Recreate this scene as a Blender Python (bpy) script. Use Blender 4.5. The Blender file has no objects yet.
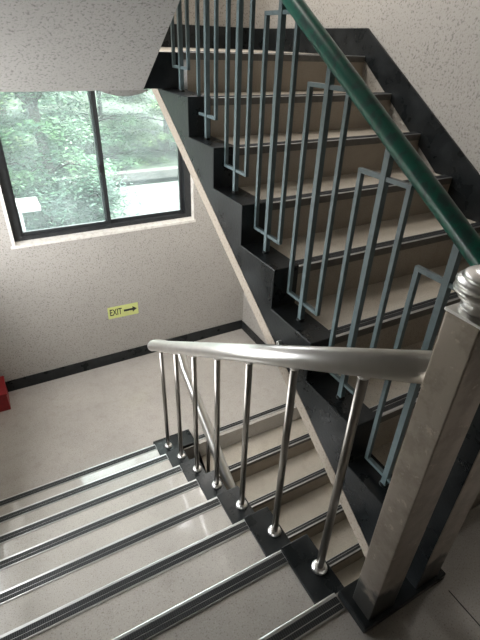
import bpy, bmesh, math, random
from mathutils import Vector, Matrix
random.seed(7)
S = bpy.context.scene
COL = S.collection
PI = math.pi

# ------------------------------------------------------------------ dimensions (metres)
R = 0.17                      # riser
T = 0.26725                   # tread
H = 8 * R                     # half storey
YE = 7 * T                    # edge of the half landing
YF = 3.229                    # far wall
XL, XR = -1.08, 1.572         # side walls
XT, XC = 0.068, 0.19          # descending flight: tread end, curb outer face
XG, XU = 0.305, 0.42          # ascending flight: curb outer face, tread end
YB = -2.3                     # wall behind
NT = 0.012                    # curb stands proud of the treads
ROOF = 4.25
CAM = Vector((-0.5549, -0.4573, 1.4234))

# ------------------------------------------------------------------ materials
MATS = {}
def nm(name):
    m = bpy.data.materials.new(name); m.use_nodes = True
    nt = m.node_tree; b = nt.nodes['Principled BSDF']
    MATS[name] = m
    return m, nt, b
def N(nt, kind, **kw):
    n = nt.nodes.new(kind)
    for k, v in kw.items():
        if k in n.inputs: n.inputs[k].default_value = v
        else: setattr(n, k, v)
    return n
def coords(nt):
    return N(nt, 'ShaderNodeNewGeometry').outputs['Position']
def noise(nt, vec, scale, detail=3.0, rough=0.55):
    n = N(nt, 'ShaderNodeTexNoise'); n.inputs['Scale'].default_value = scale
    n.inputs['Detail'].default_value = detail; n.inputs['Roughness'].default_value = rough
    nt.links.new(vec, n.inputs['Vector']); return n.outputs['Fac']
def ramp(nt, fac, stops, interp='LINEAR'):
    r = N(nt, 'ShaderNodeValToRGB'); cr = r.color_ramp; cr.interpolation = interp
    while len(cr.elements) < len(stops): cr.elements.new(0.5)
    for e, (p, c) in zip(cr.elements, stops):
        e.position = p; e.color = (c, c, c, 1) if isinstance(c, (int, float)) else (*c, 1)
    nt.links.new(fac, r.inputs['Fac']); return r.outputs['Color']
def mixc(nt, fac, a, b, mode='MIX'):
    m = N(nt, 'ShaderNodeMix', data_type='RGBA', blend_type=mode)
    for s, v in ((m.inputs[0], fac), (m.inputs[6], a), (m.inputs[7], b)):
        if isinstance(v, (int, float)): s.default_value = v
        elif isinstance(v, tuple): s.default_value = (*v, 1)
        else: nt.links.new(v, s)
    return m.outputs[2]
def bump(nt, b, h, strength, dist=0.01):
    bp = N(nt, 'ShaderNodeBump'); bp.inputs['Strength'].default_value = strength
    bp.inputs['Distance'].default_value = dist
    nt.links.new(h, bp.inputs['Height']); nt.links.new(bp.outputs['Normal'], b.inputs['Normal'])

def terrazzo(name, base, dark, gloss=(0.08, 0.22)):
    m, nt, b = nm(name); v = coords(nt)
    big = noise(nt, v, 2.2, 4); med = noise(nt, v, 14, 5); fine = noise(nt, v, 210, 2)
    c = mixc(nt, ramp(nt, big, [(0.35, 0.0), (0.7, 1.0)]), base, tuple(x * 0.86 for x in base))
    c = mixc(nt, ramp(nt, med, [(0.5, 0.0), (0.75, 0.35)]), c, dark)
    c = mixc(nt, ramp(nt, fine, [(0.30, 0.55), (0.42, 0.0)]), c, tuple(x * 0.45 for x in dark))
    c = mixc(nt, ramp(nt, fine, [(0.60, 0.0), (0.70, 0.35)]), c, tuple(min(1, x * 1.35) for x in base))
    nt.links.new(c, b.inputs['Base Color'])
    nt.links.new(ramp(nt, med, [(0.3, gloss[0]), (0.7, gloss[1])]), b.inputs['Roughness'])
    b.inputs['Specular IOR Level'].default_value = 0.5; b.inputs['Coat Weight'].default_value = 1.0; b.inputs['Coat IOR'].default_value = 1.65; b.inputs['Coat Roughness'].default_value = 0.07
    bump(nt, b, med, 0.02, 0.004)
    return m
terrazzo('terrazzo', (0.49, 0.455, 0.415), (0.33, 0.295, 0.255))
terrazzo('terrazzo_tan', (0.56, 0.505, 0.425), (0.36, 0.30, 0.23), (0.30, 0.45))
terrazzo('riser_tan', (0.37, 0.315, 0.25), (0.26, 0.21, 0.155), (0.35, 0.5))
MATS['terrazzo_tan'].node_tree.nodes['Principled BSDF'].inputs['Coat Weight'].default_value = 0.1
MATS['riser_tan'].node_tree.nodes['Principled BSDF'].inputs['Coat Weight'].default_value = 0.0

def plaster(name, base, speck):
    m, nt, b = nm(name); v = coords(nt)
    fine = noise(nt, v, 95, 3, 0.6); big = noise(nt, v, 1.8, 4); f2 = noise(nt, v, 150, 2)
    c = mixc(nt, ramp(nt, big, [(0.3, 0.0), (0.75, 1.0)]), base, tuple(x * 0.90 for x in base))
    c = mixc(nt, ramp(nt, fine, [(0.34, 0.8), (0.46, 0.0)]), c, speck)
    c = mixc(nt, ramp(nt, f2, [(0.62, 0.0), (0.72, 0.3)]), c, tuple(min(1, x * 1.15) for x in base))
    nt.links.new(c, b.inputs['Base Color']); b.inputs['Roughness'].default_value = 0.85
    b.inputs['Specular IOR Level'].default_value = 0.2
    bump(nt, b, fine, 0.35, 0.004)
    return m
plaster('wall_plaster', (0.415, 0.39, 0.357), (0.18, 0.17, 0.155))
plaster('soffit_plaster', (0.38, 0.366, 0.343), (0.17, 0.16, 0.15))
plaster('edge_plaster', (0.40, 0.345, 0.285), (0.22, 0.185, 0.15))

m, nt, b = nm('black_paint'); v = coords(nt)
n1 = noise(nt, v, 9, 5); n2 = noise(nt, v, 90, 3)
c = mixc(nt, ramp(nt, n1, [(0.45, 0.0), (0.8, 1.0)]), (0.011, 0.013, 0.014), (0.026, 0.029, 0.031))
c = mixc(nt, ramp(nt, n2, [(0.68, 0.0), (0.76, 0.6)]), c, (0.10, 0.095, 0.085))
nt.links.new(c, b.inputs['Base Color'])
nt.links.new(ramp(nt, n1, [(0.3, 0.22), (0.7, 0.42)]), b.inputs['Roughness'])
bump(nt, b, n2, 0.25, 0.003); b.inputs['Specular IOR Level'].default_value = 0.3

def paint(name, col, worn, rough=0.38, scale=22, amt=0.6):
    m, nt, b = nm(name); v = coords(nt)
    n1 = noise(nt, v, scale, 5, 0.65)
    c = mixc(nt, ramp(nt, n1, [(0.48, 0.0), (0.62, amt)]), col, worn)
    nt.links.new(c, b.inputs['Base Color']); b.inputs['Roughness'].default_value = rough
    return m
paint('slate_paint', (0.125, 0.172, 0.182), (0.09, 0.128, 0.138), 0.38)
paint('green_paint', (0.012, 0.120, 0.082), (0.025, 0.060, 0.054), 0.30, 28, 0.9)
paint('red_paint', (0.26, 0.012, 0.015), (0.19, 0.009, 0.012), 0.4)
paint('window_frame_paint', (0.020, 0.022, 0.024), (0.035, 0.036, 0.036), 0.35)
paint('mortar', (0.70, 0.67, 0.62), (0.52, 0.47, 0.42), 0.8, 30, 0.6)
paint('rubber', (0.012, 0.012, 0.013), (0.03, 0.03, 0.03), 0.55)
m, nt, b = nm('grip'); v = coords(nt)      # carborundum grip cut across into short teeth
wv = N(nt, 'ShaderNodeTexWave', wave_type='BANDS', bands_direction='X'); wv.inputs['Scale'].default_value = 45.0
nt.links.new(v, wv.inputs['Vector'])
nt.links.new(mixc(nt, ramp(nt, wv.outputs['Fac'], [(0.55, 0.0), (0.75, 1.0)]), (0.012, 0.013, 0.014), (0.06, 0.062, 0.064)), b.inputs['Base Color'])
b.inputs['Roughness'].default_value = 0.5
paint('sticker_yellow', (0.62, 0.66, 0.24), (0.52, 0.56, 0.22), 0.5, 40, 0.5)
paint('sticker_ink', (0.012, 0.016, 0.014), (0.02, 0.02, 0.02), 0.6)
paint('cabinet_white', (0.20, 0.205, 0.205), (0.18, 0.185, 0.185), 0.5)
paint('pavement', (0.068, 0.070, 0.069), (0.050, 0.052, 0.051), 0.9, 1.2, 0.8)
paint('stone_wall', (0.06, 0.056, 0.053), (0.035, 0.035, 0.035), 0.9, 3.0, 0.7)
paint('earth', (0.012, 0.020, 0.009), (0.008, 0.014, 0.007), 0.95, 1.5, 0.8)
paint('bark', (0.03, 0.026, 0.02), (0.02, 0.016, 0.014), 0.9, 8, 0.8)

paint('dull_lip', (0.125, 0.115, 0.10), (0.08, 0.073, 0.065), 0.55)      # grimy lip of the step edging
def metal(name, col, r0, r1, stretch=(1, 1, 1), dirt=None):
    m, nt, b = nm(name); v = coords(nt)
    mp = N(nt, 'ShaderNodeMapping'); mp.inputs['Scale'].default_value = stretch
    nt.links.new(v, mp.inputs['Vector']); v2 = mp.outputs['Vector']
    n1 = noise(nt, v2, 12, 2)
    b.inputs['Metallic'].default_value = 1.0
    c = mixc(nt, ramp(nt, n1, [(0.35, 0.0), (0.7, 1.0)]), col, tuple(x * 0.92 for x in col))
    if dirt:
        d = noise(nt, v, 16, 5, 0.7)
        c = mixc(nt, ramp(nt, d, [(0.46, 0.0), (0.62, 0.8)]), c, dirt)
        sp = noise(nt, v, 38, 4, 0.75)
        c = mixc(nt, ramp(nt, sp, [(0.60, 0.0), (0.68, 0.55)]), c, tuple(min(1, x * 1.5) for x in col))
    nt.links.new(c, b.inputs['Base Color'])
    nt.links.new(ramp(nt, n1, [(0.3, r0), (0.7, r1)]), b.inputs['Roughness'])
    return m, nt, b, c
metal('stainless', (0.90, 0.885, 0.86), 0.32, 0.36)
metal('stainless_bar', (0.32, 0.30, 0.275), 0.33, 0.36)
metal('aluminium', (0.60, 0.60, 0.595), 0.30, 0.42)
m, nt, b, c = metal('newel_steel', (0.45, 0.40, 0.35), 0.30, 0.48, (1, 1, 0.12), (0.33, 0.29, 0.245))
# splashed black floor paint on the feet of the posts
v = coords(nt); sx = N(nt, 'ShaderNodeSeparateXYZ'); nt.links.new(v, sx.inputs[0])
n3 = noise(nt, v, 14, 4)
ad = N(nt, 'ShaderNodeMath', operation='MULTIPLY_ADD'); nt.links.new(n3, ad.inputs[0]); ad.inputs[1].default_value = -0.27
nt.links.new(sx.outputs['Z'], ad.inputs[2])
k = ramp(nt, ad.outputs[0], [(0.0, 0.97), (0.05, 0.0)])
nt.links.new(mixc(nt, k, c, (0.02, 0.021, 0.02)), b.inputs['Base Color'])
ml = N(nt, 'ShaderNodeMath', operation='SUBTRACT', use_clamp=True); ml.inputs[0].default_value = 1.0
nt.links.new(k, ml.inputs[1]); nt.links.new(ml.outputs[0], b.inputs['Metallic'])

# window glass, milky veil mixed in to imitate the bright haze outside
m, nt, b = nm('hazy_glass'); nt.nodes.remove(b); out = nt.nodes['Material Output']
tr = N(nt, 'ShaderNodeBsdfTransparent'); tr.inputs['Color'].default_value = (0.90, 0.97, 0.95, 1)
tl = N(nt, 'ShaderNodeBsdfTranslucent'); tl.inputs['Color'].default_value = (0.86, 0.96, 0.95, 1)
gl = N(nt, 'ShaderNodeBsdfGlossy'); gl.inputs['Roughness'].default_value = 0.02
mx = N(nt, 'ShaderNodeMixShader'); v = coords(nt)
nt.links.new(ramp(nt, noise(nt, v, 3.0, 4), [(0.3, 0.03), (0.75, 0.07)]), mx.inputs[0])
nt.links.new(tr.outputs[0], mx.inputs[1]); nt.links.new(tl.outputs[0], mx.inputs[2])
fr = N(nt, 'ShaderNodeFresnel'); fr.inputs['IOR'].default_value = 1.3
m2 = N(nt, 'ShaderNodeMixShader'); nt.links.new(fr.outputs[0], m2.inputs[0])
nt.links.new(mx.outputs[0], m2.inputs[1]); nt.links.new(gl.outputs[0], m2.inputs[2])
nt.links.new(m2.outputs[0], out.inputs['Surface'])

def leafmat(name, a, bcol):
    m, nt, b = nm(name); v = coords(nt)
    c = mixc(nt, ramp(nt, noise(nt, v, 1.6, 4), [(0.35, 0.0), (0.65, 1.0)]), a, bcol)
    nt.links.new(c, b.inputs['Base Color']); b.inputs['Roughness'].default_value = 0.6
    b.inputs['Subsurface Weight'].default_value = 0.0
    return m
leafmat('leaf_green', (0.015, 0.046, 0.028), (0.042, 0.094, 0.034))
leafmat('leaf_yellow', (0.034, 0.082, 0.026), (0.080, 0.130, 0.034))
leafmat('leaf_dark', (0.009, 0.028, 0.021), (0.024, 0.056, 0.030))

# ------------------------------------------------------------------ mesh helpers
class MB:
    def __init__(s): s.bm = bmesh.new()
    def box(s, x0, x1, y0, y1, z0, z1):
        vs = [s.bm.verts.new((x, y, z)) for x in (x0, x1) for y in (y0, y1) for z in (z0, z1)]
        for f in ((0, 1, 3, 2), (4, 6, 7, 5), (0, 4, 5, 1), (2, 3, 7, 6), (0, 2, 6, 4), (1, 5, 7, 3)):
            s.bm.faces.new([vs[i] for i in f])
        return s
    def prism(s, pts, x0, x1):
        """closed polygon of (y, z) points pushed along x"""
        a = [s.bm.verts.new((x0, y, z)) for y, z in pts]; b = [s.bm.verts.new((x1, y, z)) for y, z in pts]
        n = len(pts)
        s.bm.faces.new(a); s.bm.faces.new(b[::-1])
        for i in range(n): s.bm.faces.new((a[i], b[i], b[(i + 1) % n], a[(i + 1) % n]))
        return s
    def tube(s, pts, rad, seg=16, caps=True, square=False):
        pts = [Vector(p) for p in pts]; rings = []
        up = None
        for i, p in enumerate(pts):
            if i == 0: d = pts[1] - p
            elif i == len(pts) - 1: d = p - pts[-2]
            else: d = (p - pts[i - 1]).normalized() + (pts[i + 1] - p).normalized()
            d.normalize()
            if up is None: up = Vector((1, 0, 0)) if abs(d.x) < 0.9 else Vector((0, 0, 1))
            u = (up - d * up.dot(d)).normalized(); w = d.cross(u); up = u
            ring = []
            n = 4 if square else seg
            for k in range(n):
                a = 2 * PI * (k + (0.5 if square else 0)) / n
                rr = rad * (1.4142 if square else 1)
                ring.append(s.bm.verts.new(p + u * math.cos(a) * rr + w * math.sin(a) * rr))
            rings.append(ring)
        for A, B in zip(rings, rings[1:]):
            n = len(A)
            for k in range(n):
                f = s.bm.faces.new((A[k], A[(k + 1) % n], B[(k + 1) % n], B[k])); f.smooth = not square
        if caps: s.bm.faces.new(rings[0][::-1]); s.bm.faces.new(rings[-1])
        return s
    def lathe(s, prof, cx, cy, seg=32):
        rings = []
        for r, z in prof:
            rings.append([s.bm.verts.new((cx + r * math.cos(2 * PI * k / seg), cy + r * math.sin(2 * PI * k / seg), z)) for k in range(seg)])
        for A, B in zip(rings, rings[1:]):
            for k in range(seg):
                f = s.bm.faces.new((A[k], A[(k + 1) % seg], B[(k + 1) % seg], B[k])); f.smooth = True
        s.bm.faces.new(rings[0][::-1]); s.bm.faces.new(rings[-1])
        return s
    def bevel(s, w, seg=2, angle=0.6):
        bmesh.ops.recalc_face_normals(s.bm, faces=s.bm.faces)
        es = [e for e in s.bm.edges if len(e.link_faces) == 2 and e.calc_face_angle(0) > angle]
        bmesh.ops.bevel(s.bm, geom=es, offset=w, segments=seg, affect='EDGES', profile=0.6)
        return s
    def build(s, name, mat, parent=None, recalc=True):
        if recalc: bmesh.ops.recalc_face_normals(s.bm, faces=s.bm.faces)
        me = bpy.data.meshes.new(name); s.bm.to_mesh(me); s.bm.free()
        me.materials.append(MATS[mat])
        o = bpy.data.objects.new(name, me); COL.objects.link(o)
        if parent:
            o.parent = parent
            o.location = -abs_loc(parent)
        return o
def abs_loc(o):
    v = Vector((0, 0, 0))
    while o: v = v + o.location; o = o.parent
    return v
def tag(o, label=None, cat=None, group=None, kind=None):
    for k, v in (('label', label), ('category', cat), ('group', group), ('kind', kind)):
        if v: o[k] = v
    return o
def thing(name, label, cat, loc=(0, 0, 0), group=None):
    o = bpy.data.objects.new(name, None); COL.objects.link(o); o.location = loc; o.empty_display_size = 0.1
    return tag(o, label, cat, group)
def struct(name, mb, mat, parent=None):
    o = mb.build(name, mat, parent)
    if not parent: o['kind'] = 'structure'
    return o

# ------------------------------------------------------------------ the setting
def wall_with_holes(y0, y1, x0, x1, z0, z1, holes):
    mb = MB(); xs = sorted({x0, x1, *[h[0] for h in holes], *[h[1] for h in holes]})
    zs = sorted({z0, z1, *[h[2] for h in holes], *[h[3] for h in holes]})
    for a, b_ in zip(xs, xs[1:]):
        for c_, d in zip(zs, zs[1:]):
            mx_, mz = (a + b_) / 2, (c_ + d) / 2
            if any(h[0] < mx_ < h[1] and h[2] < mz < h[3] for h in holes): continue
            mb.box(a, b_, y0, y1, c_, d)
    bmesh.ops.remove_doubles(mb.bm, verts=mb.bm.verts, dist=1e-5)
    return mb
W1 = (-0.535, 1.012, -0.012, 1.185)            # window hole in the far wall
W2 = (-0.80, 1.30, 2.35, 3.85)                 # the same window a storey higher
struct('wall_far', wall_with_holes(YF, YF + 0.20, XL, XR, -2.9, ROOF, [W1, W2]), 'wall_plaster')
struct('wall_back', wall_with_holes(YB - 0.2, YB, XL, XR, -2.9, ROOF, []), 'wall_plaster')
struct('wall_right', MB().box(XR, XR + 0.2, YB - 0.2, YF + 0.2, -2.9, ROOF), 'wall_plaster')
W4 = (0.95, 3.05, -0.05, 1.15)                 # unseen side window, added to let in more daylight
wl = MB().box(XL - 0.2, XL, YB - 0.2, W4[0], -2.9, ROOF).box(XL - 0.2, XL, W4[1], YF + 0.2, -2.9, ROOF)
wl.box(XL - 0.2, XL, W4[0], W4[1], -2.9, W4[2]).box(XL - 0.2, XL, W4[0], W4[1], W4[3], ROOF)
struct('wall_left', wl, 'wall_plaster')
struct('ceiling', MB().box(XL, XR, YB, YF, ROOF - 0.15, ROOF), 'wall_plaster')
struct('floor', MB().box(XL, XR, YB, 0.0, -0.15, 0.0), 'terrazzo')
struct('landing_floor', MB().box(XL, XR, YE, YF, -H - 0.16, -H), 'terrazzo')
struct('lower_floor', MB().box(XL, XR, YB, YF, -2 * H - 0.16, -2 * H), 'terrazzo')
YR = 1.945                    # the landing edge steps back behind the end of the curb
up = MB().box(XL, XC, YE + 0.012, YF, 1.205, H).box(XC, XU, YR, YF, 1.205, H).box(XU, XR, YE + 0.012, YF, 1.205, H)
# a lump of plaster hanging from the edge of the slab
ring = []
for i in range(13):
    x = -0.02 + 0.24 * i / 12; d = 0.026 * math.sin(PI * i / 12) ** 0.8
    ring.append((x, d))
for (x0, d0), (x1, d1) in zip(ring, ring[1:]):
    y0, y1 = YE + 0.0125, YE + 0.05
    vs = [up.bm.verts.new(c_) for c_ in ((x0, y0, 1.2055), (x1, y0, 1.2055), (x1, y0 + 0.008, 1.205 - d1), (x0, y0 + 0.008, 1.205 - d0), (x0, y1, 1.2055), (x1, y1, 1.2055))]
    up.bm.faces.new(vs[:4]); up.bm.faces.new((vs[3], vs[2], vs[5], vs[4]))
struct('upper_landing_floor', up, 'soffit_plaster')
struct('trim_1', MB().box(XC, XU, YR - 0.011, YF - 0.001, H, H + 0.004).box(XU, XR, YE + 0.010, YF - 0.001, H, H + 0.004).box(XL, XC, YE + 0.013, YF - 0.001, H, H + 0.004), 'terrazzo_tan')
struct('trim_2', MB().box(XC + 0.0005, XU - 0.0005, YR - 0.012, YR - 0.0005, 1.206, H + 0.0045), 'black_paint')
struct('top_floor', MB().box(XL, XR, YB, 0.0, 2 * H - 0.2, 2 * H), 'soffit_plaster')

struct('trim_3', MB().box(XU, XR - 0.012, YE + 0.0102, YE + 0.0116, 7 * R - 0.01, H - 0.001), 'riser_tan')
struct('trim_4', MB().box(0.3955, 0.3985, -0.75, -0.156, 0.0, 0.0008), 'black_paint')      # open joint in the floor
# black painted skirtings
BH = 0.112
struct('baseboard_far', MB().box(XL, XR - 0.012, YF - 0.012, YF, -H, -H + BH), 'black_paint')
struct('baseboard_right', MB().box(XR - 0.012, XR, YE + 0.4, YF, -H, -H + BH - 0.012), 'black_paint')
struct('baseboard_upper', MB().box(XL, XR - 0.012, YF - 0.012, YF, H + 0.004, H + 0.150), 'black_paint')
sk = [(YF - 0.0, H + 0.004), (YF, 1.507), (1.90, 1.507), (-0.05, 1.507 - 0.632 * 1.95), (-0.05, 0.0), (0.0, 0.0), (YE, H - 0.02), (YE + 0.05, H + 0.004)]
struct('baseboard_stair', MB().prism(sk, XR - 0.012, XR), 'black_paint')
struct('baseboard_landing', MB().box(XR - 0.012, XR, YB, -0.05, 0.0, 0.16), 'black_paint')

# ------------------------------------------------------------------ flights of stairs
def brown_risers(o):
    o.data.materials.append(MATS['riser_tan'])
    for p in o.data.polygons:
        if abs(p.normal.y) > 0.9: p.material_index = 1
def fine_bevel_prism(pts, x0, x1, w=0.004):
    mb = MB().prism(pts, x0, x1); mb.bevel(w, 2, 0.4); return mb
def nosing(parent, x0, x1, y, z, dirn):
    """metal edge strip with two grooved inserts; dirn = +1 when the step edge faces +y, -1 when it faces -y"""
    s = dirn; e = 0.004
    yf = y + s * e
    prof = [(yf, z - 0.028), (yf, z + 0.003), (yf - s * 0.004, z + 0.005), (y - s * 0.048, z + 0.005), (y - s * 0.050, z + 0.0005), (y - s * 0.001, z + 0.0005), (y - s * 0.001, z - 0.028)]
    n = MB().prism(prof, x0, x1).build('nosing', 'aluminium', parent)
    n.data.materials.append(MATS['dull_lip'])
    for p in n.data.polygons:
        if abs(p.normal.y) > 0.95 and p.area > 0.02: p.material_index = 1
    for a, w in ((0.0085, 0.0185), (0.0300, 0.0145)):
        mb = MB()
        # ribbed insert: long ridges with cross cuts
        k = 3
        for i in range(k):
            c0 = a + w * i / k; c1 = a + w * (i + 0.72) / k
            mb.box(x0 + 0.004, x1 - 0.004, min(y - s * c0, y - s * c1), max(y - s * c0, y - s * c1), z + 0.004, z + 0.0075)
        mb.box(x0 + 0.002, x1 - 0.002, min(y - s * a, y - s * (a + w)), max(y - s * a, y - s * (a + w)), z + 0.004, z + 0.0056)
        mb.build('grip_insert', 'grip', n)
    return n

# 1. the flight going down from the floor to the half landing
down = thing('stair_flight', 'pale terrazzo stair flight going down to the landing with the window', 'stairs', (0, 0, 0))
pts = [(0.0, 0.0)]
for k in range(1, 9):
    pts.append(((k - 1) * T, -k * R))
    if k < 8: pts.append((k * T, -k * R))
dn = lambda y: -R - 0.636 * y - 0.17
pts += [(YE, dn(YE)), (0.0, dn(0.0))]
pts = [(0.0, 0.0), (0.0, -R)] + pts[2:]
MB().prism(pts, XL + 0.001, XT).build('steps', 'terrazzo', down)
saw = [(0.0, -R + NT)]
for k in range(1, 8):
    saw += [(k * T + 0.008, -k * R + NT), (k * T + 0.008, -(k + 1) * R + NT)]
saw[-1] = (YE + 0.008, -H + 0.001)
saw += [(YE + 0.008, dn(YE) + 0.065), (0.0, dn(0.0) + 0.065)]
fine_bevel_prism(saw, XT, XC).build('stringer', 'black_paint', down)['label'] = 'black painted curb along the stair well'
MB().prism([(0.0, dn(0) + 0.0645), (YE, dn(YE) + 0.0645), (YE, dn(YE)), (0, dn(0))], XT, XC).build('soffit_edge', 'edge_plaster', down)
for k in range(0, 8):
    nosing(down, XL + 0.001, XT + (0.006 if k == 0 else 0.0), k * T, -k * R, +1)

# 2. the flight going up to the higher landing
Y0 = 0.0115
upf = thing('stair_flight', 'tan stair flight rising behind the grey bars beside the speckled wall', 'stairs', (0, 0, 0))
pts = [(Y0, 0.0)]
for j in range(1, 8):
    pts += [(Y0 + (j - 1) * T, j * R), (Y0 + j * T, j * R)]
ub = lambda y: 0.65 * y - 0.180
pts += [(Y0 + 7 * T, ub(Y0 + 7 * T)), (Y0, ub(Y0))]
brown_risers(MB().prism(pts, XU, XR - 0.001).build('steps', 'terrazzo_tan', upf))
saw = [(Y0, 0.0)]
for j in range(1, 8):
    saw += [(Y0 + (j - 1) * T - 0.006, j * R + NT), (Y0 + j * T - 0.006, j * R + NT)]
saw[-1] = (YR - 0.0125, 7 * R + NT)
saw += [(YR - 0.0125, 1.2045), (2.02, 1.2045), (Y0, ub(Y0) + 0.066)]
fine_bevel_prism(saw, XG, XU).build('stringer', 'black_paint', upf)['label'] = 'black painted stepped stringer'
MB().prism([(Y0, ub(Y0)), (Y0, ub(Y0) + 0.0655), (2.02, 1.2044), (2.128, 1.2044)], XG, XU).build('soffit_edge', 'edge_plaster', upf)['label'] = 'pale unpainted lower edge of the stringer'
for j in range(1, 9):
    nosing(upf, XU - (0.02 if j == 8 else 0), XR - 0.013, Y0 + (j - 1) * T, j * R + (0.004 if j == 8 else 0), -1)

# 3. the flight going on down below it
Y1 = YE + 0.034
low = thing('stair_flight', 'tan stair flight going down from the window landing under the black stringer', 'stairs', (0, 0, 0))
pts = [(YE, -H), (Y1, -H)]
for i in range(0, 8):
    z0 = -H - i * R
    if i: pts.append((Y1 - i * T, z0))
    pts.append((Y1 - i * T, z0 - R)) if i < 7 else None
    if i < 7: pts.append((Y1 - (i + 1) * T, z0 - R))
lp = [(Y1, -H - 0.02)]
lp = []
for i in range(0, 8):
    z0 = -H - i * R
    lp += [(Y1 - i * T, z0 - 0.001), (Y1 - i * T, z0 - R)]
lp[0] = (YE - 0.001, -H - 0.001) if False else (Y1 - 0.0, -H - 0.001)
end = Y1 - 7 * T
lp += [(end + 0.3, -2 * H), (Y1, -H - 0.30)]
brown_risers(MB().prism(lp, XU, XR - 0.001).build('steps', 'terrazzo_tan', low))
saw = []
for i in range(0, 8):
    z0 = -H - i * R
    if i: saw += [(Y1 - i * T - 0.008, z0 + NT)]
    else: saw += [(Y1 - 0.008, z0 - 0.001)]
    saw += [(Y1 - i * T - 0.008, z0 - R + NT)]
saw[-1] = (Y1 - 7 * T - 0.008, -2 * H)
saw += [(end + 0.3, -2 * H), (Y1 - 0.008, -H - 0.36)]
fine_bevel_prism(saw, XG, XU).build('stringer', 'black_paint', low)
for i in range(0, 8):
    nosing(low, XU + 0.004, XR - 0.001, Y1 - i * T, -H - i * R, -1)
# the curb that closes the well at the landing
tag(MB().box(XT + 0.03, XU - 0.012, YE + 0.010, 2.035, -H - 0.155, -H + 0.031).bevel(0.005).build('curb', 'black_paint'), kind='structure')
# steel stud in the face of the ascending stringer
st_ = [c for c in upf.children if c.name.startswith('stringer')][0]
MB().tube([(XG + 0.004, 0.719, 0.412), (XG - 0.012, 0.719, 0.412), (XG - 0.017, 0.719, 0.412)], 0.012, 16).bevel(0.003, 2, 0.9).build('stud', 'stainless', st_)['label'] = 'pale steel stud'

# 4. the next flight overhead, seen from below
ovr = thing('stair_flight', 'speckled grey sloping underside of the stair flight overhead', 'stairs', (0, 0, 0))
ob = lambda y: 1.2056 + 0.655 * (YE + 0.011 - y)
pts = [(YE + 0.011, 1.2056), (YE + 0.011, H + 0.0045)]
for i in range(1, 8):
    pts += [(YE + 0.011 - (i - 1) * T, H + i * R), (YE + 0.011 - i * T, H + i * R)]
pts[1] = (YE + 0.011, H + R)
pts = pts[:1] + pts[2:]
pts += [(YE + 0.011 - 7 * T, ob(YE + 0.011 - 7 * T))]
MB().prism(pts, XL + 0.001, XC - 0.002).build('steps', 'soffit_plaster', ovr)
sb = [(YE + 0.011, 1.275)] + [(y, z + NT) for y, z in pts[1:-1]] + [(YE + 0.011 - 7 * T, ob(YE + 0.011 - 7 * T) + 0.07)]
MB().prism(sb, XC - 0.0019, XC).build('stringer', 'black_paint', ovr)

# ------------------------------------------------------------------ stainless balustrade
def zr(y): return 0.853 - 0.614 * y
XB = 0.152
sr = thing('stainless_railing', 'shiny stainless steel handrail on round bars beside the descending steps', 'railing', (XB, 1.0, -0.7))
path = [(XB, -0.040, zr(-0.040)), (XB, 1.0, zr(1.0)), (XB, 1.95, zr(1.95))]
xb2 = 0.36
for i in range(1, 12):
    a = PI * i / 12
    path.append(((XB + xb2) / 2 - (xb2 - XB) / 2 * math.cos(a), 1.97 + 0.105 * math.sin(a), zr(1.95) - 0.02 - 0.17 * i / 12))
zl = lambda y: -0.579 + 0.62 * (y - 1.987)
path += [(xb2, 1.95, zl(1.95)), (xb2, 1.0, zl(1.0)), (xb2, 0.05, zl(0.05))]
MB().tube(path, 0.036, 24).build('handrail', 'stainless', sr)
def bar(parent, x, y, z0, z1, rad=0.0135):
    o = MB().tube([(x, y, z0), (x, y, z1)], rad, 16).build('baluster', 'stainless_bar', parent)
    f = MB().lathe([(0.027, z0), (0.029, z0 + 0.004), (0.027, z0 + 0.010), (0.020, z0 + 0.015), (0.0145, z0 + 0.017)], x, y, 20).build('flange', 'stainless', o)
    c = MB().lathe([(0.0137, z1 - 0.016), (0.018, z1 - 0.010), (0.018, z1 + 0.006), (0.014, z1 + 0.008)], x, y, 16).build('collar', 'stainless', o)
    return o
for k in range(1, 8):
    y = 0.148 + 0.2765 * (k - 1)
    bar(sr, XB, y, -k * R + NT, zr(y) - 0.030)
for i in range(1, 6):
    y = 1.54 - (i - 1) * T
    bar(sr, xb2, y, -H - (i + 0) * R - R * 0 + NT, zl(y) - 0.030)

# newel at the head of the flight
nw = thing('newel_post', 'twin square brushed steel newel posts on a black painted plinth', 'post', (0.245, -0.07, 0.0))
MB().box(0.078, 0.412, -0.125, -0.006, 0.0, 0.032).bevel(0.004).build('plinth', 'black_paint', nw)
PX = ((0.100, 0.198), (0.288, 0.386))
for x0, x1 in PX:
    po = MB().box(x0, x1, -0.114, -0.042, 0.032, 1.030).bevel(0.004, 3).build('post', 'newel_steel', nw)
    if x0 > 0.2:
        po.data.materials.append(MATS['black_paint']); po['label'] = 'steel post with one side painted black'
        for p in po.data.polygons:
            if p.normal.x < -0.9: p.material_index = 1
    MB().box(x0 - 0.002, x1 + 0.002, -0.116, -0.040, 1.0302, 1.036).bevel(0.0015).build('cap_plate', 'stainless', po)
    prof = [(0.034, 1.036), (0.038, 1.039), (0.038, 1.043), (0.027, 1.046), (0.026, 1.050), (0.034, 1.053)]
    zc, rb, nr = 1.080, 0.057, 5
    for i in range(nr * 8 + 1):
        a = -0.95 + 2.40 * i / (nr * 8)
        rr = rb * math.cos(a) + 0.0055 * abs(math.sin(PI * i / 8)) - 0.003
        prof.append((max(rr, 0.004), zc + 0.034 * math.sin(a)))
    MB().lathe(prof, (x0 + x1) / 2, -0.078, 36).build('finial', 'stainless', po)['label'] = 'ribbed steel ball finial'

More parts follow.
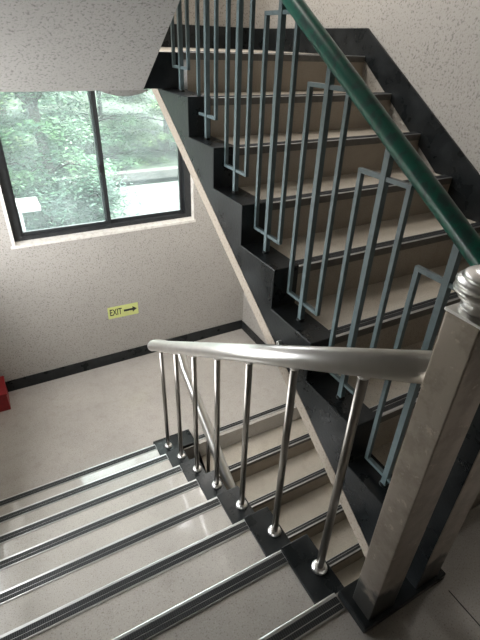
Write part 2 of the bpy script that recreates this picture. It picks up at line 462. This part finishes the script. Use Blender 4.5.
# ------------------------------------------------------------------ painted railing of the ascending flight
XM = 0.365
zg = lambda y: 1.048 + 0.604 * (y - 0.118)
gr = thing('painted_railing', 'green painted handrail on thin slate grey bars along the ascending flight', 'railing', (XM, 1.0, 0.5))
gp = [(XM - 0.02, -0.045, zg(-0.045)), (XM, 0.0, zg(0.0)), (XM, 1.0, zg(1.0)), (XM, 1.93, zg(1.93)), (XM - 0.01, 1.99, zg(1.98)), (XM - 0.06, 2.03, zg(2.0)), (XM - 0.12, 2.03, zg(2.04))]
MB().tube(gp, 0.0255, 20).build('handrail', 'green_paint', gr)['label'] = 'worn green handrail'
ym = {1: 0.143, 2: 0.410, 3: 0.690, 4: 0.965, 5: 1.245, 6: 1.530, 7: 1.825}
lb = {1: 0.055, 2: 0.085, 3: 0.095, 4: 0.094, 5: 0.114, 6: 0.118, 7: 0.121}
lt = {1: 0.938, 2: 1.126, 3: 1.318, 4: 1.502, 5: 1.68, 6: 1.85, 7: 2.02}
for j, y in ym.items():
    z0 = j * R + NT
    o = MB().tube([(XM, y, z0), (XM, y, zg(y) - 0.020)], 0.0095, square=True).build('baluster', 'slate_paint', gr)
    MB().lathe([(0.017, z0), (0.016, z0 + 0.004), (0.011, z0 + 0.007)], XM, y, 14).build('flange', 'black_paint', o)
    h = 0.091; za = j * R + lb[j]; zb = lt[j] - 0.006; q = 0.0070
    lp = MB()
    for s in (-1, 1):
        lp.tube([(XM, y + s * h, za - q), (XM, y + s * h, zb + q)], q, square=True)
    lp.box(XM - q, XM + q, y - h - q, y + h + q, za - 0.012, za)
    lp.box(XM - q, XM + q, y - h - q, y + h + q, zb, zb + 0.012)
    lp.build('infill_loop', 'slate_paint', o)

# ------------------------------------------------------------------ window
YW = YF + 0.055
sc = (YW - CAM.y) / (YF - CAM.y)
wx = lambda x: CAM.x + (x - CAM.x) * sc
wz = lambda z: CAM.z + (z - CAM.z) * sc
win = thing('window_1', None, None, (0.235, YW, 0.5)); win['kind'] = 'structure'
x0, x1, z0, z1 = wx(-0.512), wx(0.985), wz(0.036), 1.18
f = MB()
f.box(x0, x0 + 0.062, YW, YW + 0.08, z0, z1).box(x1 - 0.062, x1, YW, YW + 0.08, z0, z1)
f.box(x0 + 0.062, x1 - 0.062, YW, YW + 0.08, z0, z0 + 0.034).box(x0 + 0.062, x1 - 0.062, YW, YW + 0.08, z1 - 0.06, z1)
f.build('window_frame', 'window_frame_paint', win)
xm = wx(0.233)
for a, b_, yo, nme in ((x0 + 0.058, xm + 0.022, 0.012, 'a'), (xm - 0.022, x1 - 0.058, 0.040, 'b')):
    s_ = MB(); w = 0.020
    s_.box(a, a + w, YW + yo, YW + yo + 0.026, z0 + 0.03, z1 - 0.05).box(b_ - w * 1.6, b_, YW + yo, YW + yo + 0.026, z0 + 0.03, z1 - 0.05)
    s_.box(a + w, b_ - w * 1.6, YW + yo, YW + yo + 0.026, z0 + 0.03, z0 + 0.062).box(a + w, b_ - w * 1.6, YW + yo, YW + yo + 0.026, z1 - 0.075, z1 - 0.05)
    so = s_.build('window_sash', 'window_frame_paint', win)
    MB().box(a + w, b_ - w * 1.6, YW + yo + 0.011, YW + yo + 0.015, z0 + 0.062, z1 - 0.075).build('window_pane', 'hazy_glass', so)
MB().box(xm - 0.024, xm - 0.006, YW - 0.004, YW + 0.012, wz(0.50), wz(0.56)).bevel(0.003).build('latch', 'rubber', win)
# mortar sill and jambs in the opening
sl = MB().prism([(YF - 0.006, -0.020), (YF - 0.006, 0.002), (YF + 0.14, z0 + 0.012), (YF + 0.14, -0.012)], W1[0] - 0.012, W1[1] + 0.012)
sl.build('window_sill', 'mortar', win)
j_ = MB().box(W1[0], x0, YF - 0.003, YF + 0.12, 0.004, W1[3]).box(x1, W1[1], YF - 0.003, YF + 0.12, 0.004, W1[3]).box(W1[0], W1[1], YF - 0.003, YF + 0.12, z1, W1[3])
j_.build('window_reveal', 'mortar', win)

# ------------------------------------------------------------------ exit sticker
def text_mesh(txt, size):
    cu = bpy.data.curves.new('lettering', 'FONT'); cu.body = txt; cu.size = size
    cu.align_x = 'LEFT'; cu.align_y = 'CENTER'; cu.extrude = 0.0008; cu.offset = 0.0012
    o = bpy.data.objects.new('lettering', cu); COL.objects.link(o)
    bpy.context.view_layer.update()
    me = bpy.data.meshes.new_from_object(o.evaluated_get(bpy.context.evaluated_depsgraph_get()))
    bpy.data.objects.remove(o); bpy.data.curves.remove(cu)
    return me
sg = MB().box(-0.145, 0.145, -0.0006, 0.0006, -0.062, 0.062).build('exit_sign', 'sticker_yellow')
sg.location = (0.258, YF - 0.0012, -0.790); sg.rotation_euler = (0, 0.02, 0)
tag(sg, 'yellow EXIT sticker with a black arrow on the wall under the window', 'sign')
me = text_mesh('EXIT', 0.095); me.materials.append(MATS['sticker_ink'])
tx = bpy.data.objects.new('lettering', me); COL.objects.link(tx); tx.parent = sg
tx.rotation_euler = (PI / 2, 0, 0); tx.location = (-0.130, -0.0014, 0.0); tx.scale = (0.60, 1.0, 1.0)
ar = MB(); ar_p = [(0.005, -0.011), (0.090, -0.011), (0.090, -0.030), (0.132, 0.0), (0.090, 0.030), (0.090, 0.011), (0.005, 0.011)]
va = [ar.bm.verts.new((x, -0.0014, z)) for x, z in ar_p]; vb = [ar.bm.verts.new((x, -0.0006, z)) for x, z in ar_p]
ar.bm.faces.new(va); ar.bm.faces.new(vb[::-1])
for i in range(7): ar.bm.faces.new((va[i], va[(i + 1) % 7], vb[(i + 1) % 7], vb[i]))
ar = ar.build('arrow', 'sticker_ink'); ar.parent = sg

# ------------------------------------------------------------------ red box at the edge of the landing
rb_ = thing('extinguisher_box', 'small red box on the landing floor against the black skirting', 'box', (-0.955, 3.06, -H))
MB().box(-1.045, -0.868, 2.968, 3.195, -H, -H + 0.165).bevel(0.006).build('body', 'red_paint', rb_)
MB().prism([(2.960, -H + 0.165), (2.960, -H + 0.183), (3.05, -H + 0.205), (3.200, -H + 0.205), (3.200, -H + 0.165)], -1.05, -0.863).bevel(0.004).build('lid', 'red_paint', rb_)

# ------------------------------------------------------------------ outside
GZ = -4.0
struct('ground', MB().box(-40, 50, YF + 0.25, 16.5, GZ - 0.3, GZ), 'pavement')
struct('ground_bank', MB().prism([(18.55, GZ - 0.3), (18.55, GZ + 0.2), (60, GZ + 6.0), (60, GZ - 0.3)], -40, 60), 'earth')
struct('ground_far', MB().box(-40, 60, 16.5, 18.55, GZ - 0.3, GZ - 0.001), 'pavement')
tag(MB().box(-12, 30, 18.55, 18.95, GZ, GZ + 0.55).bevel(0.03).build('retaining_wall', 'stone_wall'), 'low grey stone wall between the bright pavement and the trees', 'wall')
cb = thing('utility_cabinet', 'white utility cabinet outside the window in front of the trees', 'cabinet', (-0.30, 10.6, GZ))
MB().box(-0.62, -0.13, 10.35, 10.85, GZ, -1.98).bevel(0.02).build('body', 'cabinet_white', cb)
MB().box(-0.70, 0.27, 10.25, 10.95, -1.98, -1.84).bevel(0.02).build('lid', 'cabinet_white', cb)

def tree(x, y, gz, h, rx, ry, n, lm, label, layers=7, low=0.12, seed=1, kind='tree', group='trees outside the window'):
    rnd = random.Random(seed)
    t = thing(kind, label, kind, (x, y, gz), group)
    tb = MB(); tb.tube([(x, y, gz - 0.2), (x + 0.1, y, gz + h * 0.35), (x - 0.05, y + 0.1, gz + h * 0.7), (x, y, gz + h * 0.95)], 0.13, 10)
    fv, ff = [], []
    boughs = []
    for L in range(layers):
        f_ = low + (0.95 - low) * L / (layers - 1)
        w = (1 - ((f_ - 0.38) / 0.68) ** 2); w = max(w, 0.15) ** 0.6
        nb = 9
        for i in range(nb):
            a = 2 * PI * (i + rnd.random() * 0.8) / nb
            rr = w * rnd.uniform(0.45, 1.0)
            c_ = Vector((x + rx * rr * math.cos(a), y + ry * rr * math.sin(a), gz + h * f_ + rnd.uniform(-0.3, 0.3)))
            boughs.append((c_, rnd.uniform(0.5, 1.05)))
            if L % 2 == 0 and i % 2 == 0:
                tb.tube([(x, y, gz + h * f_ * 0.85), tuple((Vector((x, y, gz + h * f_)) + c_) / 2), tuple(c_)], 0.03, 6)
    per = int(n * 2.6) // len(boughs)
    for c_, sz in boughs:
        for _ in range(per):
            d = Vector((rnd.gauss(0, 0.42), rnd.gauss(0, 0.42), rnd.gauss(0, 0.13)))
            d *= sz
            p = c_ + d - Vector((0, 0, 0.22 * (d.x * d.x + d.y * d.y)))
            ln = rnd.uniform(0.045, 0.09); wd = ln * 0.45
            a = rnd.uniform(0, 2 * PI); u = Vector((math.cos(a), math.sin(a), rnd.uniform(-0.5, 0.2))).normalized()
            v_ = u.cross(Vector((rnd.uniform(-.5, .5), rnd.uniform(-.5, .5), 1))).normalized()
            k = len(fv); fv += [p - u * ln, p + v_ * wd, p + u * ln, p - v_ * wd]; ff.append((k, k + 1, k + 2, k + 3))
    tb.build('trunk', 'bark', t)
    me = bpy.data.meshes.new('foliage'); me.from_pydata([tuple(q - Vector((x, y, gz))) for q in fv], [], ff); me.materials.append(MATS[lm])
    fo = bpy.data.objects.new('foliage', me); COL.objects.link(fo); fo.parent = t
TREES = [
    (0.75, 12.6, GZ, 6.6, 1.35, 1.2, 9000, 'leaf_green', 'broad tree behind the white cabinet, filling one window pane'),
    (-1.8, 14.5, GZ, 7.6, 2.4, 1.8, 8000, 'leaf_yellow', 'yellow green tree at the outer edge of the window'),
    (3.9, 21.2, GZ + 0.4, 7.6, 2.7, 2.0, 14000, 'leaf_green', 'tree rising behind the middle of the low stone wall'),
    (7.4, 21.6, GZ + 0.4, 7.2, 2.6, 2.0, 14000, 'leaf_yellow', 'pale tree behind the stone wall, partly hidden by the stringer'),
    (11.2, 23.0, GZ + 0.5, 8.0, 2.8, 2.0, 6000, 'leaf_dark', 'dark tree behind the stone wall past the pale one'),
    (0.3, 19.8, GZ + 0.3, 8.4, 2.6, 1.6, 8000, 'leaf_dark', 'dark tree standing behind the broad near tree'),
    (-4.6, 20.5, GZ + 0.3, 8.6, 2.8, 1.8, 5000, 'leaf_green', 'tree standing beyond the yellow green one'),
    (5.6, 27.0, GZ + 1.3, 9.0, 3.4, 2.0, 6000, 'leaf_dark', 'tall dark tree high on the bank'),
    (1.8, 27.5, GZ + 1.3, 9.5, 3.4, 2.0, 6000, 'leaf_green', 'tall green tree high on the bank'),
]
for i, (x, y, gz, h, rx, ry, n, lm, lab) in enumerate(TREES):
    tree(x, y, gz, h, rx, ry, n, lm, lab, layers=9 if y > 19 else 7, low=0.04 if y > 19 else 0.12, seed=11 + i)

tree(0.55, 11.75, GZ, 2.25, 0.75, 0.6, 3500, 'leaf_dark', 'dark round shrub beside the white cabinet, added in place of shade', layers=5, low=0.05, seed=41, kind='shrub', group='added shrubs outside the window')  # three shrubs added to stand in for the shade low in the pane
tree(1.75, 11.6, GZ, 2.05, 0.65, 0.6, 3500, 'leaf_dark', 'dark shrub in line with the meeting bar of the window, added in place of shade', layers=5, low=0.05, seed=42, kind='shrub', group='added shrubs outside the window')
tree(-0.75, 12.3, GZ, 2.4, 0.7, 0.6, 3500, 'leaf_green', 'green shrub behind the white cabinet, added in place of shade', layers=5, low=0.05, seed=43, kind='shrub', group='added shrubs outside the window')

# ------------------------------------------------------------------ light
w = bpy.data.worlds.new('daylight'); S.world = w; w.use_nodes = True
bg = w.node_tree.nodes['Background']; bg.inputs['Color'].default_value = (0.97, 0.985, 1.0, 1); bg.inputs['Strength'].default_value = 6.5
sun = bpy.data.lights.new('sun', 'SUN'); sun.energy = 24.0; sun.angle = math.radians(2); sun.color = (1.0, 0.97, 0.90)
so = bpy.data.objects.new('sun', sun); COL.objects.link(so)
so.rotation_euler = Vector((-0.62, 0.10, -0.78)).to_track_quat('-Z', 'Y').to_euler()
def portal(name, x0, x1, z0, z1, y, facing):
    l = bpy.data.lights.new(name, 'AREA'); l.shape = 'RECTANGLE'; l.size = x1 - x0; l.size_y = z1 - z0
    l.cycles.is_portal = True
    o = bpy.data.objects.new(name, l); COL.objects.link(o); o.location = ((x0 + x1) / 2, y, (z0 + z1) / 2)
    o.rotation_euler = Vector((0, facing, 0)).to_track_quat('-Z', 'Z').to_euler()
portal('portal_window', *W1, YF + 0.22, -1)
portal('portal_upper_window', *W2, YF + 0.22, -1)
l = bpy.data.lights.new('portal_added_window', 'AREA'); l.shape = 'RECTANGLE'; l.size = W4[1] - W4[0]; l.size_y = W4[3] - W4[2]; l.cycles.is_portal = True  # portal for the added side window
o = bpy.data.objects.new('portal_added_window', l); COL.objects.link(o); o.location = (XL - 0.21, (W4[0] + W4[1]) / 2, (W4[2] + W4[3]) / 2)
o.rotation_euler = Vector((1, 0, 0)).to_track_quat('-Z', 'Z').to_euler()
def fill_light(name, x, y, z, size, watts, col=(1.0, 0.96, 0.90)):
    l = bpy.data.lights.new(name, 'AREA'); l.shape = 'DISK'; l.size = size; l.energy = watts; l.color = col
    o = bpy.data.objects.new(name, l); COL.objects.link(o); o.location = (x, y, z)
fill_light('upper_landing_fill', -0.35, 2.60, 3.95, 0.7, 35)  # unseen fill light added to brighten the upper flight
fill_light('landing_fill', 1.00, 2.45, 1.195, 0.9, 11)  # fill light added under the slab for the landing and lower flight

# ------------------------------------------------------------------ camera
cam = bpy.data.cameras.new('camera'); co = bpy.data.objects.new('camera', cam); COL.objects.link(co); S.camera = co
cam.sensor_fit = 'VERTICAL'; cam.sensor_height = 24.0; cam.lens = 443.994 * 24.0 / 640.0
cam.clip_start = 0.02; cam.clip_end = 300
rt = Vector((0.87861733, -0.47646906, 0.03176195)); upv = Vector((0.2303693, 0.48118744, 0.8458065)); fw = Vector((0.41828408, 0.73582327, -0.53254347))
M = Matrix((rt, upv, -fw)).transposed().to_4x4(); M.translation = CAM; co.matrix_world = M

S.view_settings.view_transform = 'Standard'; S.view_settings.look = 'None'
S.view_settings.exposure = 0.80; S.view_settings.gamma = 1.0; S.view_settings.use_curve_mapping = False
S.cycles.max_bounces = 10; S.cycles.diffuse_bounces = 6; S.cycles.transparent_max_bounces = 12
S.cycles.use_denoising = True
